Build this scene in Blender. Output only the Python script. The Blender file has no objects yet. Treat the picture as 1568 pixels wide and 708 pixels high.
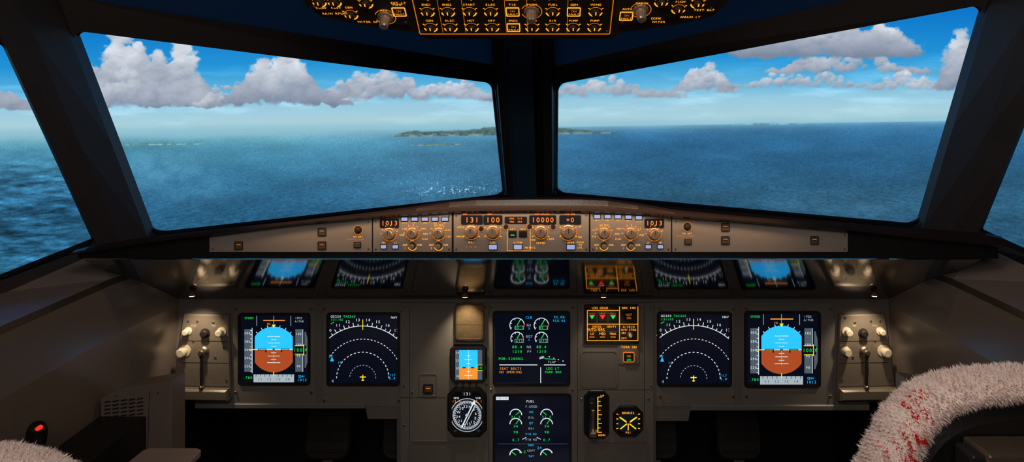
import bpy, math, random
import numpy as np
from mathutils import Vector, Matrix
random.seed(4)
scene = bpy.context.scene
scene.view_settings.view_transform = 'Standard'
ZC = 1.30           # eye height above cockpit floor
CX = 0.05           # eye sits slightly right of the centre line

def lin(c):
    out=[]
    for v in c[:3]:
        v=v/255.0
        out.append(v/12.92 if v<=0.04045 else ((v+0.055)/1.055)**2.4)
    return (*out,1.0)

# ---------------------------------------------------------------- materials
def mat(name,col,rough=0.5,metal=0.0,bump=0.0,bscale=200.0,var=0.0,vscale=12.0,spec=0.5,coat=0.0,sheen=0.0):
    m=bpy.data.materials.new(name); m.use_nodes=True
    nt=m.node_tree; p=nt.nodes['Principled BSDF']
    c=lin(col)
    p.inputs['Base Color'].default_value=c
    p.inputs['Roughness'].default_value=rough
    p.inputs['Metallic'].default_value=metal
    p.inputs['Specular IOR Level'].default_value=spec
    if coat: p.inputs['Coat Weight'].default_value=coat
    if sheen: p.inputs['Sheen Weight'].default_value=sheen
    tc=nt.nodes.new('ShaderNodeNewGeometry')
    if var>0:
        n=nt.nodes.new('ShaderNodeTexNoise'); n.inputs['Scale'].default_value=vscale; n.inputs['Detail'].default_value=6
        nt.links.new(tc.outputs['Position'],n.inputs['Vector'])
        mx=nt.nodes.new('ShaderNodeMix'); mx.data_type='RGBA'
        mx.inputs[6].default_value=tuple(v*(1-var) for v in c[:3])+(1,)
        mx.inputs[7].default_value=tuple(min(1,v*(1+var)) for v in c[:3])+(1,)
        nt.links.new(n.outputs['Fac'],mx.inputs[0]); nt.links.new(mx.outputs[2],p.inputs['Base Color'])
    if bump>0:
        n=nt.nodes.new('ShaderNodeTexNoise'); n.inputs['Scale'].default_value=bscale; n.inputs['Detail'].default_value=3
        nt.links.new(tc.outputs['Position'],n.inputs['Vector'])
        b=nt.nodes.new('ShaderNodeBump'); b.inputs['Strength'].default_value=bump; b.inputs['Distance'].default_value=0.002
        nt.links.new(n.outputs['Fac'],b.inputs['Height']); nt.links.new(b.outputs['Normal'],p.inputs['Normal'])
    return m
def emat(name,col,strength=1.0,sample=False):
    m=bpy.data.materials.new(name); m.use_nodes=True
    nt=m.node_tree; p=nt.nodes['Principled BSDF']
    p.inputs['Base Color'].default_value=tuple(v*0.2 for v in lin(col)[:3])+(1,)
    p.inputs['Emission Color'].default_value=lin(col)
    p.inputs['Emission Strength'].default_value=strength
    p.inputs['Roughness'].default_value=0.4
    if not sample:
        try: m.cycles.emission_sampling='NONE'
        except Exception: pass
    return m

M={}
M['panel']=mat('panel_paint',(112,107,102),0.38,0,0.15,420,0.10,7)
M['panel2']=mat('panel_paint_raised',(118,113,107),0.36,0,0.15,420,0.10,9)
M['fcu']=mat('glareshield_panel_paint',(136,129,124),0.42,0,0.12,420,0.08,9)
M['seam']=mat('panel_seam_dark',(22,19,17),0.6)
M['bezel']=mat('display_bezel',(34,34,36),0.35,0,0.1,300)
M['screen']=emat('display_glass',(7,11,24),1.0); M['screen'].node_tree.nodes['Principled BSDF'].inputs['Roughness'].default_value=0.15
M['black']=mat('black_plastic',(20,19,19),0.4,0,0.1,300)
M['matte']=mat('matte_black',(12,11,11),0.8)
M['pad']=mat('glareshield_leather',(38,30,29),0.30,0,0.12,200,0.06,14)
M['under']=mat('glossy_underside',(98,98,104),0.08,1.0)
M['shell']=mat('window_frame_paint',(50,44,43),0.55,0,0.2,150,0.15,5)
M['post']=mat('window_post_paint',(62,56,57),0.5,0,0.2,150,0.15,5)
M['postnavy']=mat('centre_post_navy',(34,70,100),0.5,0,0.1,150,0.1,5)
M['rubber']=mat('window_seal_rubber',(14,18,24),0.45)
M['side']=mat('sidewall_plastic',(116,104,96),0.28,0,0.12,60,0.12,4)
M['ledge']=mat('sill_trim',(146,130,122),0.4,0,0.1,200,0.08,8)
M['ceil']=mat('ceiling_liner',(58,44,38),0.6,0,0.2,90,0.15,6)
M['floor']=mat('floor_carpet',(45,42,42),0.9,0,0.6,300,0.2,40)
M['metal']=mat('brushed_metal',(176,160,140),0.3,0.9,0.15,300,0.1,50)
M['gold']=mat('stowage_bronze',(168,142,106),0.32,0.8,0.7,70,0.25,45)
M['ivory']=mat('ivory_knob',(215,200,176),0.4)
M['knob']=mat('grey_knob',(170,150,130),0.28,0.5,0.1,200)
M['dknob']=mat('dark_knob',(40,35,32),0.4)
M['unit']=mat('side_unit_metal',(140,128,114),0.35,0.35,0.15,300,0.12,12)
M['ovh']=mat('overhead_panel_paint',(34,26,20),0.5,0,0.1,300,0.2,20)
M['ovhframe']=mat('overhead_frame',(62,48,38),0.35,0.4,0.1,100)
M['wool']=mat('sheepskin_wool',(246,226,218),0.95,0,0,10,0.10,60,spec=0.1,sheen=0.3)
M['woolred']=mat('wool_red_print',(224,30,32),0.95,0,0,10,0.1,60,spec=0.1)
M['seatshell']=mat('seat_shell',(26,22,22),0.4,0,0.1,200)
M['amber']=emat('amber_backlight',(255,160,40),1.5)
M['amberd']=emat('amber_backlight_dim',(225,120,22),0.9)
M['digit']=emat('red_orange_digits',(255,110,30),2.0)
M['white']=emat('display_white',(225,235,240),1.0)
M['lgrey']=emat('display_light_grey',(165,180,188),1.0)
M['tape']=emat('display_tape_grey',(78,90,100),1.0)
M['blue']=emat('display_sky_blue',(36,172,240),1.4,True)
M['brown']=emat('display_earth_brown',(165,72,34),1.1)
M['orange']=emat('display_orange',(230,140,50),1.1)
M['yellow']=emat('display_yellow',(250,225,30),1.1)
M['green']=emat('display_green',(30,220,80),1.0)
M['cyan']=emat('display_cyan',(30,180,240),1.1)
M['red']=emat('display_red',(240,40,30),1.3)
M['btn']=emat('lit_white_button',(150,165,205),1.0)
M['btnoff']=mat('push_button',(86,72,60),0.4)
M['ink']=emat('display_dark_ink',(10,15,25),1.0)
M['lamp']=emat('lamp_warm',(255,225,180),6.0)
# thin header strip; blue sheen put in as navy tint and translucency
m=bpy.data.materials.new('header_blue_glow'); m.use_nodes=True; nt=m.node_tree
p=nt.nodes['Principled BSDF']; p.inputs['Base Color'].default_value=lin((20,40,62)); p.inputs['Roughness'].default_value=.5
tr=nt.nodes.new('ShaderNodeBsdfTranslucent'); tr.inputs['Color'].default_value=lin((62,98,125))
mx=nt.nodes.new('ShaderNodeMixShader'); mx.inputs[0].default_value=.45
nt.links.new(p.outputs[0],mx.inputs[1]); nt.links.new(tr.outputs[0],mx.inputs[2]); nt.links.new(mx.outputs[0],nt.nodes['Material Output'].inputs['Surface'])
M['navy']=m

# ---------------------------------------------------------------- builder
GLY={}
def glyph(ch):
    if ch in GLY: return GLY[ch]
    cu=bpy.data.curves.new('g','FONT'); cu.body=ch; cu.resolution_u=2; cu.align_x='CENTER'
    o=bpy.data.objects.new('g',cu); scene.collection.objects.link(o)
    dg=bpy.context.evaluated_depsgraph_get()
    me=bpy.data.meshes.new_from_object(o.evaluated_get(dg))
    g=([tuple(v.co[:2]) for v in me.vertices],[tuple(p.vertices) for p in me.polygons])
    bpy.data.objects.remove(o); bpy.data.curves.remove(cu); bpy.data.meshes.remove(me)
    GLY[ch]=g; return g

def rrect(cx,cy,w,h,r=0,n=4):
    if r<=0: return [(cx-w/2,cy-h/2),(cx+w/2,cy-h/2),(cx+w/2,cy+h/2),(cx-w/2,cy+h/2)]
    pts=[]
    for (sx,sy,a0) in ((1,-1,-90),(1,1,0),(-1,1,90),(-1,-1,180)):
        ox=cx+sx*(w/2-r); oy=cy+sy*(h/2-r)
        for i in range(n+1):
            a=math.radians(a0+90*i/n); pts.append((ox+r*math.cos(a),oy+r*math.sin(a)))
    return pts

class B:
    """mesh builder; plan coordinates (x right, y DOWN, w out of the face)"""
    def __init__(s,name,mtx=None):
        s.name=name; s.m=mtx or Matrix.Identity(4); s.v=[]; s.f=[]; s.fm=[]; s.sm=[]; s.mats=[]; s.tf=(1,0,0)
    def mi(s,m):
        m=M[m]
        if m not in s.mats: s.mats.append(m)
        return s.mats.index(m)
    def P(s,x,y,w):
        k,ox,oy=s.tf
        return s.m@Vector((x*k+ox,-(y*k+oy),w))
    def add(s,pts,faces,m,smooth=False):
        b=len(s.v); s.v+= [tuple(p) for p in pts]; i=s.mi(m)
        for f in faces: s.f.append(tuple(b+k for k in f)); s.fm.append(i); s.sm.append(smooth)
    def poly(s,pts,w,m): s.add([s.P(x,y,w) for x,y in pts],[tuple(range(len(pts)))],m)
    def prism(s,pts,w0,w1,m,bev=0):
        n=len(pts)
        cx=sum(p[0] for p in pts)/n; cy=sum(p[1] for p in pts)/n
        P=[s.P(x,y,w0) for x,y in pts]
        if bev>0:
            ex=max(abs(p[0]-cx) for p in pts); ey=max(abs(p[1]-cy) for p in pts)
            kx=max(0.05,1-bev/max(ex,1e-6)); ky=max(0.05,1-bev/max(ey,1e-6))
            P+=[s.P(x,y,w1-bev) for x,y in pts]+[s.P(cx+(x-cx)*kx,cy+(y-cy)*ky,w1) for x,y in pts]; L=3
        else:
            P+=[s.P(x,y,w1) for x,y in pts]; L=2
        F=[tuple(range((L-1)*n,L*n)),tuple(reversed(range(n)))]
        for l in range(L-1):
            for i in range(n):
                j=(i+1)%n; F.append((l*n+i,l*n+j,(l+1)*n+j,(l+1)*n+i))
        s.add(P,F,m)
    def rect(s,x0,y0,x1,y1,w,m): s.poly([(x0,y0),(x1,y0),(x1,y1),(x0,y1)],w,m)
    def frame(s,x0,y0,x1,y1,t,w0,w1,m,r=3,n=4):
        cx,cy,W,H=(x0+x1)/2,(y0+y1)/2,x1-x0,y1-y0
        o=rrect(cx,cy,W,H,r,n); i_=rrect(cx,cy,W-2*t,H-2*t,max(r-t,0.6),n); k=len(o)
        P=[s.P(x,y,w0) for x,y in o]+[s.P(x,y,w1) for x,y in o]+[s.P(x,y,w1) for x,y in i_]+[s.P(x,y,w0) for x,y in i_]
        F=[]
        for l in range(3):
            for a in range(k):
                c=(a+1)%k; F.append((l*k+a,l*k+c,(l+1)*k+c,(l+1)*k+a))
        s.add(P,F,m)
    def line(s,x0,y0,x1,y1,t,w,m):
        dx,dy=x1-x0,y1-y0; L=math.hypot(dx,dy) or 1; nx,ny=-dy/L*t/2,dx/L*t/2
        s.poly([(x0+nx,y0+ny),(x1+nx,y1+ny),(x1-nx,y1-ny),(x0-nx,y0-ny)],w,m)
    def arc(s,cx,cy,r,t,a0,a1,w,m,n=None,dash=0):
        n=n or max(6,int(abs(a1-a0)/7))
        P=[];F=[]
        for i in range(n+1):
            a=math.radians(a0+(a1-a0)*i/n)
            for rr in (r-t/2,r+t/2): P.append(s.P(cx+rr*math.cos(a),cy-rr*math.sin(a),w))
        for i in range(n):
            if dash and i%2: continue
            F.append((2*i,2*i+1,2*i+3,2*i+2))
        s.add(P,F,m)
    def disc(s,cx,cy,r,w,m,n=24): s.poly([(cx+r*math.cos(2*math.pi*i/n),cy+r*math.sin(2*math.pi*i/n)) for i in range(n)],w,m)
    def lathe(s,cx,cy,prof,m,n=24,lobe=0):
        P=[];F=[]
        for (r,w) in prof:
            for i in range(n):
                a=2*math.pi*i/n; rr=r*(1+(lobe if i%2 else 0)); P.append(s.P(cx+rr*math.cos(a),cy+rr*math.sin(a),w))
        for l in range(len(prof)-1):
            for i in range(n):
                j=(i+1)%n; F.append((l*n+i,l*n+j,(l+1)*n+j,(l+1)*n+i))
        F.append(tuple(range((len(prof)-1)*n,len(prof)*n)))
        s.add(P,F,m)
    def text(s,t,x,y,h,w,m,al='C',adv=0.66):
        sz=h/0.70; n=len(t); tot=n*adv*sz
        x0=x-tot/2 if al=='C' else x
        for i,ch in enumerate(t):
            if ch==' ': continue
            vs,fs=glyph(ch); ox=x0+(i+0.5)*adv*sz
            s.add([s.P(ox+vx*sz,y+h/2-vy*sz,w) for vx,vy in vs],fs,m)
    def build(s,parent=None,bevel=0):
        c=Vector((0,0,0))
        if s.v:
            a=np.array(s.v); c=Vector(((a.min(0)+a.max(0))/2).tolist())
        me=bpy.data.meshes.new(s.name)
        me.from_pydata([tuple(Vector(v)-c) for v in s.v],[],s.f)
        for m in s.mats: me.materials.append(m)
        me.polygons.foreach_set('material_index',s.fm)
        me.polygons.foreach_set('use_smooth',s.sm)
        me.update()
        o=bpy.data.objects.new(s.name,me); o.location=c; scene.collection.objects.link(o)
        if bevel:
            md=o.modifiers.new('bev','BEVEL'); md.width=bevel; md.segments=2; md.limit_method='ANGLE'; md.angle_limit=0.7
        if parent:
            o.parent=parent; o.matrix_parent_inverse=parent.matrix_world.inverted()
        return o

def vface(Y,scale):
    """vertical face at depth Y, drawing scale 'scale' units per metre; drawing x=838,y=190 sits at eye position"""
    k=1.0/scale
    return Matrix(((k,0,0,CX-838*k),(0,0,-k,Y),(0,k,0,ZC+190*k),(0,0,0,1)))
MM=vface(1.77,590.4)     # main instrument panel elevation
MG=vface(1.45,720.7)     # glareshield face elevation
th=math.radians(35); k=1/909.0
OV=Matrix(((k,0,0,-0.005-788*k),(0,-math.cos(th)*k,-math.sin(th)*k,1.15),(0,math.sin(th)*k,-math.cos(th)*k,ZC+0.154),(0,0,0,1)))
def OY(y): return (y-50)*1.45
W3=lambda x,y,z: Vector((x,y,z+ZC))

def quadmesh(name,quads,m,parent=None,thick=0):
    b=B(name)
    for q in quads: b.add([Vector(p) for p in q],[tuple(range(len(q)))],m)
    o=b.build(parent)
    if thick:
        md=o.modifiers.new('s','SOLIDIFY'); md.thickness=thick; md.offset=0
    return o

# ---------------------------------------------------------------- projection screen (simulator visual)
def build_screen():
    rng=np.random.RandomState(7)
    tab=rng.rand(256,256)
    def vn(X,Y):
        xi=np.floor(X).astype(int); yi=np.floor(Y).astype(int); fx=X-xi; fy=Y-yi
        fx=fx*fx*(3-2*fx); fy=fy*fy*(3-2*fy)
        a=tab[xi%256,yi%256]; b=tab[(xi+1)%256,yi%256]; c=tab[xi%256,(yi+1)%256]; d=tab[(xi+1)%256,(yi+1)%256]
        return (a*(1-fx)+b*fx)*(1-fy)+(c*(1-fx)+d*fx)*fy
    def fbm(X,Y,o=5):
        s=0;a=0.5;t=0
        for i in range(o): s=s+a*vn(X*2**i+17*i,Y*2**i+31*i); t+=a; a*=0.55
        return s/t
    st=1.25
    xs=np.arange(-450,2050,st); ys=np.arange(-90,432,st)
    X,Y=np.meshgrid(xs,ys); H,W=X.shape
    hz=208-0.0155*X
    t=hz-Y
    def ramp(v,stops):
        v=np.clip(v,stops[0][0],stops[-1][0]); out=np.zeros(v.shape+(3,))
        for c in range(3): out[...,c]=np.interp(v,[q[0] for q in stops],[q[1][c] for q in stops])
        return out
    sky=ramp(t,[(0,(150,198,212)),(14,(170,208,220)),(40,(152,202,224)),(65,(96,180,222)),(105,(34,146,214)),(170,(14,118,202)),(300,(8,90,180))])
    wisp=fbm(X/90,Y/14,5); sky+= (np.clip(wisp-0.5,0,1)*90*np.exp(-((t-55)/45)**2))[...,None]
    d=-t
    seaL=ramp(d,[(0,(128,184,198)),(8,(104,166,186)),(25,(76,142,170)),(60,(56,116,150)),(110,(42,96,132)),(200,(36,86,114))])
    seaR=ramp(d,[(0,(88,148,184)),(6,(60,118,160)),(25,(48,104,146)),(60,(44,96,134)),(110,(46,92,122)),(200,(36,76,102))])
    mixf=np.clip((X-450)/500,0,1)[...,None]
    sea=seaL*(1-mixf)+seaR*mixf
    dd=np.clip(d,0,None)+14
    big=fbm(X/110+3,Y/28+9,4); sea*=(0.80+0.40*big)[...,None]
    u=(X-700)/dd*26; v=1500/dd*2.6
    wav=fbm(u,v*3.0,4); sea*=(1+(wav-0.5)*0.55*np.clip(dd/150,0.1,1))[...,None]
    wav2=vn(u*4,v*14); sea*=(1+(wav2-0.5)*0.16)[...,None]
    sidew=np.clip((160-X)/60,0,1)*np.clip((d-20)/60,0,1)
    w3=fbm(X/26+Y/60,Y/5.0,3); sea*=(1+sidew*(w3-0.5)*1.3)[...,None]
    # glitter
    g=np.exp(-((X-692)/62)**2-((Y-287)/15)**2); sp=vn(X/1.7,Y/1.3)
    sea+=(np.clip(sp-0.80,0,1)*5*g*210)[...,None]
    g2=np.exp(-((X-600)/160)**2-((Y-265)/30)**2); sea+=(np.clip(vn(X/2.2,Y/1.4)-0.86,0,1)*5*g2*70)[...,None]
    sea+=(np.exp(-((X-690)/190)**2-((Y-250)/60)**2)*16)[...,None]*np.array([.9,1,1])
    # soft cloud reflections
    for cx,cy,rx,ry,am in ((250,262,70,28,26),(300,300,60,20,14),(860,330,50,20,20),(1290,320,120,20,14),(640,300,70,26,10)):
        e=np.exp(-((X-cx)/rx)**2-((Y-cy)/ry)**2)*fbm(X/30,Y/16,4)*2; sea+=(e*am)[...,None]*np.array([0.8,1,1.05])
    a=np.clip(t/1.6+0.5,0,1)[...,None]
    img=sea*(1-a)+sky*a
    hzh=np.exp(-(t/9.0)**2)[...,None]*np.clip(1.15-(X/1400),0.2,0.75)[...,None]
    img=img*(1-hzh)+np.array([140,190,208])*hzh
    n1=fbm(X/16,Y/13,4); n2=fbm(X/5.5+40,Y/5+7,4); n3=fbm(X/38+11,Y/22+5,3)
    # clouds
    def cloud(x0,x1,yt,yb,n,seed,lo=0.62,rs=1.0,flat=1.0):
        nonlocal img
        r_=np.random.RandomState(seed); Hh=yb-yt; Wd=(x1-x0)/2; cx0=(x0+x1)/2
        lumps=[(r_.uniform(-.8,.8),r_.uniform(.55,1),r_.uniform(.18,.4)) for _ in range(4)]+[(r_.uniform(-.2,.2),1.0,.4)]
        puffs=[]
        for i in range(n):
            s=r_.uniform(-1,1); env=max(l[1]*math.exp(-((s-l[0])/l[2])**2) for l in lumps)
            env=max(env,0.30)*(1-abs(s)**5)
            h=Hh*env*math.sqrt(r_.uniform(0.02,1)); r=(0.10+0.13*r_.rand())*min(Hh,70)*rs*(0.65+0.5*(1-h/Hh))
            puffs.append((cx0+s*Wd,yb-max(h-r*0.6,0),r))
        puffs.sort(key=lambda p:p[1]+r_.uniform(-6,6))
        for (cx,cy,r) in puffs:
            i0=max(int((cx-2.1*r-xs[0])/st),0); i1=min(int((cx+2.1*r-xs[0])/st)+1,W)
            j0=max(int((cy-1.7*r-ys[0])/st),0); j1=min(int((cy+1.7*r-ys[0])/st)+1,H)
            if i1<=i0 or j1<=j0: continue
            x=X[j0:j1,i0:i1]; y=Y[j0:j1,i0:i1]; nn=n1[j0:j1,i0:i1]; mm=n2[j0:j1,i0:i1]; bb=n3[j0:j1,i0:i1]
            dx=(x-cx)/(r*1.3); dy=(y-cy)/r
            q=np.sqrt(dx*dx+dy*dy)+(nn-0.5)*0.9+(mm-0.5)*0.8
            al=np.clip((1.02-q)/0.42,0,1); al=al*al*(3-2*al)
            base=np.clip((yb+1.5-y+(nn-0.5)*14*flat)/9,0,1); al=al*base
            hf=np.clip((yb-y)/max(Hh,1),0,1)
            l=0.74-0.20*dy-0.08*dx+(mm-0.5)*0.25+(bb-0.5)*0.5
            l=np.clip(l,0,1.1)*(lo+(1-lo)*np.clip(hf*1.3,0,1))
            l=np.clip(l,0.26,1.0)
            c=np.stack([86+l*142,102+l*130,128+l*112],-1)
            al=(al*0.66)[...,None]
            img[j0:j1,i0:i1]=img[j0:j1,i0:i1]*(1-al)+c*al
    cloud(-200,46,62,168,200,3,.5)
    cloud(-430,-190,40,160,160,33)
    cloud(440,760,118,153,140,5,0.6,1.3)
    cloud(100,245,44,162,320,11,0.38,1.15)
    cloud(150,330,98,164,180,18,0.45,1.1)
    cloud(218,322,62,160,240,12,0.55,1.1)
    cloud(300,382,126,162,70,13,0.7)
    cloud(355,525,80,160,280,14,0.4,1.1)
    cloud(526,562,137,154,30,15,0.8,1.3)
    cloud(515,645,98,150,120,16,0.55)
    cloud(640,765,120,152,90,17,0.6)
    cloud(840,1050,114,148,150,21,0.6,1.1)
    cloud(1035,1125,96,140,120,22,0.65)
    cloud(1110,1330,106,134,120,29,0.6,1.2)
    cloud(1180,1420,72,112,180,23,0.55,1.1)
    cloud(1140,1395,22,88,340,24,0.34,1.3)
    cloud(1330,1440,106,138,110,25,0.65)
    cloud(1440,1510,44,136,150,26,0.45)
    cloud(1490,1600,48,134,120,28,0.5)
    cloud(1600,1900,60,140,200,27,0.65)
    # islands
    def island(x0,x1,hh,off,seed,col):
        nonlocal img
        s=(X-x0)/(x1-x0); ins=(s>0)&(s<1)
        prof=hh*np.clip(np.sin(np.pi*np.clip(s,0,1)),0,1)**0.6*(0.35+0.9*fbm(X/26+seed,X*0+seed*3.1,4))
        prof=np.clip(prof,0,None)
        y0=hz+off
        al=np.clip((Y-(y0-prof))/1.6,0,1)*np.clip((y0+1.5-Y)/1.2,0,1)*ins
        tex=0.72+0.55*fbm(X/5,Y/3,3)
        hgt=np.clip((y0-Y)/max(hh,1),0,1)
        c=np.array(col)*tex[...,None]+np.clip(0.22-hgt,0,1)[...,None]*np.array([260,240,190])*(vn(X/7,Y*0+seed)>0.45)[...,None]
        al=(al*0.78)[...,None]; img=img*(1-al)+c*al
    island(600,945,12,10,5,(84,104,104))
    island(605,700,8,8,8,(70,94,94))
    island(690,830,15,10,9,(74,98,96))
    island(628,712,3,24,12,(100,126,106))
    island(180,320,5,17,14,(96,150,150))
    island(1120,1230,3,0,15,(100,150,176))
    img=np.clip(img,0,255)/255.0
    L=np.where(img<=0.04045,img/12.92,((img+0.055)/1.055)**2.4)
    A=np.arctan((X-838)/1045.0); R=4.6
    vx=CX+R*np.sin(A); vy=R*np.cos(A); vz=ZC+(190-Y)/1045.0*R*np.cos(A)
    co=np.stack([vx,vy,vz],-1).reshape(-1,3).astype(np.float32)
    idx=np.arange(H*W).reshape(H,W)
    q=np.stack([idx[1:,:-1],idx[1:,1:],idx[:-1,1:],idx[:-1,:-1]],-1).reshape(-1,4)
    me=bpy.data.meshes.new('simulator_projection_screen')
    me.vertices.add(H*W); me.vertices.foreach_set('co',co.ravel())
    nq=len(q); me.loops.add(nq*4); me.loops.foreach_set('vertex_index',q.ravel().astype(np.int32))
    me.polygons.add(nq); me.polygons.foreach_set('loop_start',np.arange(0,nq*4,4,dtype=np.int32))
    try: me.polygons.foreach_set('loop_total',np.full(nq,4,dtype=np.int32))
    except Exception: pass
    me.update(calc_edges=True)
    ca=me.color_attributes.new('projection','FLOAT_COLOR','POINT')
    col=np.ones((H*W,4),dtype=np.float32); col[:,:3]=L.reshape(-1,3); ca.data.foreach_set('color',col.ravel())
    m=bpy.data.materials.new('projected_sky_and_sea'); m.use_nodes=True; nt=m.node_tree
    nt.nodes.remove(nt.nodes['Principled BSDF'])
    at=nt.nodes.new('ShaderNodeAttribute'); at.attribute_name='projection'
    em=nt.nodes.new('ShaderNodeEmission'); em.inputs['Strength'].default_value=1.0
    nt.links.new(at.outputs['Color'],em.inputs['Color']); nt.links.new(em.outputs[0],nt.nodes['Material Output'].inputs['Surface'])
    try: m.cycles.emission_sampling='NONE'
    except Exception: pass
    me.materials.append(m)
    o=bpy.data.objects.new('simulator_projection_screen',me); scene.collection.objects.link(o)

# ---------------------------------------------------------------- window shell
def bil(c,s,t):
    BL,BR,TR,TL=[Vector(p) for p in c]
    return BL*(1-s)*(1-t)+BR*s*(1-t)+TR*s*t+TL*(1-s)*t
def pane(name,c,sb,tb,outward,m='shell',rad=0.045):
    BL,BR,TR,TL=[Vector(p) for p in c]
    rs=rad/((BR-BL).length); rt=rad/((TL-BL).length)
    hole=[];out=[]
    for (cs,ct,a0,os_,ot) in ((1-rs,rt,-90,sb[1],tb[0]),(1-rs,1-rt,0,sb[1],tb[1]),(rs,1-rt,90,sb[0],tb[1]),(rs,rt,180,sb[0],tb[0])):
        for i in range(9):
            a=math.radians(a0+90*i/8); hole.append((cs+rs*math.cos(a),ct+rt*math.sin(a))); out.append((os_,ot))
    n=len(hole); O=Vector(outward)
    b=B(name)
    Hp=[bil(c,*p)+Vector((0,0,ZC)) for p in hole]; Op=[bil(c,*p)+Vector((0,0,ZC)) for p in out]
    F=[]
    for i in range(n):
        j=(i+1)%n; F.append((i,j,n+j,n+i))
    b.add(Hp+Op,F,m)
    ctr=sum(Hp,Vector())/n
    H1=[p+O*0.02 for p in Hp]; H2=[p+O*0.02+(ctr-p).normalized()*0.005 for p in Hp]; H3=[p+O*0.03+(ctr-p).normalized()*0.005 for p in Hp]
    F=[]
    for l in range(3):
        for i in range(n):
            j=(i+1)%n; F.append((l*n+i,l*n+j,(l+1)*n+j,(l+1)*n+i))
    b.add(Hp+H1+H2+H3,F,'rubber')
    return b.build()
Lc=[(-.952,1.72,-.288),(-.0826,2.2,-.2379),(-.0955,1.9,.1127),(-.966,1.45,.200)]
Rc=[(.071,2.2,-.2316),(.992,1.72,-.266),(.988,1.45,.256),(.068,1.9,.109)]
pane('window_1',Lc,(-.02,1.04),(-.14,1.14),(-.3,.75,.3),rad=.032)
pane('window_2',Rc,(-.04,1.02),(-.14,1.14),(.3,.75,.3),rad=.032)
SL=[(-1.20,1.0,-.40),(-1.005,1.6,-.282),(-.995,1.31,.165),(-1.16,.72,.12)]
SR=[(1.057,1.6,-.258),(1.23,1.0,-.39),(1.19,.72,.12),(1.025,1.31,.160)]
pane('window_3',SL,(-.5,1.02),(-.5,1.5),(-.6,.8,.1),'post',0.03)
pane('window_4',SR,(-.02,1.5),(-.5,1.5),(.6,.8,.1),'post',0.03)
def ext(a,b,t): return Vector(a)+(Vector(b)-Vector(a))*t+Vector((0,0,ZC))
for nm,g0,g1,f0,f1,sg in (('trim_1',Lc[0],Lc[3],SL[1],SL[2],-1),('trim_2',Rc[1],Rc[2],SR[0],SR[3],1)):
    b=B(nm); e=Vector((-sg*0.004,-0.012,0))
    rows=[]
    for t in (-.4,0,.5,1,1.6):
        G=ext(g0,g1,t); F=ext(f0,f1,t)
        rows+= [G+Vector((0,.03,0)),G+e,(G+F)/2+e*2.2,F+e*.5,F+Vector((sg*.03,0.03,0))]
    fs=[]
    for r in range(4):
        for c in range(4): fs.append((r*5+c,r*5+c+1,r*5+c+6,r*5+c+5))
    b.add(rows,fs,'post'); b.build()
# header above windshields + ceiling liner
quads=[];q2=[]
for c,(sa,sb) in ((Lc,(-.02,1.09)),(Rc,(-.07,1.02))):
    n=8
    for i in range(n):
        s0=sa+(sb-sa)*i/n; s1=sa+(sb-sa)*(i+1)/n
        z=Vector((0,0,ZC)); r=Vector((0,.012,.0))
        quads.append([bil(c,s0,1.10)+z+r,bil(c,s1,1.10)+z+r,bil(c,s1,1.34)+z,bil(c,s0,1.34)+z])
        a0=bil(c,s0,1.34)+z; a1=bil(c,s1,1.34)+z
        q2.append([a0,a1,Vector((a1.x,1.25,ZC+.36)),Vector((a0.x,1.25,ZC+.40))])
        q2.append([Vector((a0.x,1.25,ZC+.40)),Vector((a1.x,1.25,ZC+.36)),Vector((a1.x,-1.2,ZC+.85)),Vector((a0.x,-1.2,ZC+.85))])
quadmesh('trim_3',quads,'navy')
quadmesh('ceiling',q2,'ceil')
# centre post
b=B('trim_4')
def sec(Y,z,xl,xr):
    xm=(xl+xr)/2; h=(xr-xl)/2
    return [W3(xm+h*u,Y-w,z) for u,w in ((-1.12,-.02),(-1,.0),(-.93,.035),(-.62,.055),(-.5,.055),(-.47,.072),(.30,.072),(.34,.055),(.62,.055),(.93,.035),(1,.0),(1.12,-.02))]
A=sec(2.26,-.31,-.084,.074); C=sec(2.2,-.2379,-.0826,.071); D=sec(1.9,.112,-.092,.068); E=sec(1.70,.345,-.098,.066)
n=len(A); pts=A+C+D+E
mm=['rubber','rubber','shell','postnavy','rubber','postnavy','rubber','rubber','shell','rubber','rubber']
for l in range(3):
    for i in range(n-1):
        b.add([pts[l*n+i],pts[l*n+i+1],pts[(l+1)*n+i+1],pts[(l+1)*n+i]],[(0,1,2,3)],mm[i])
b.build()

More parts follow.
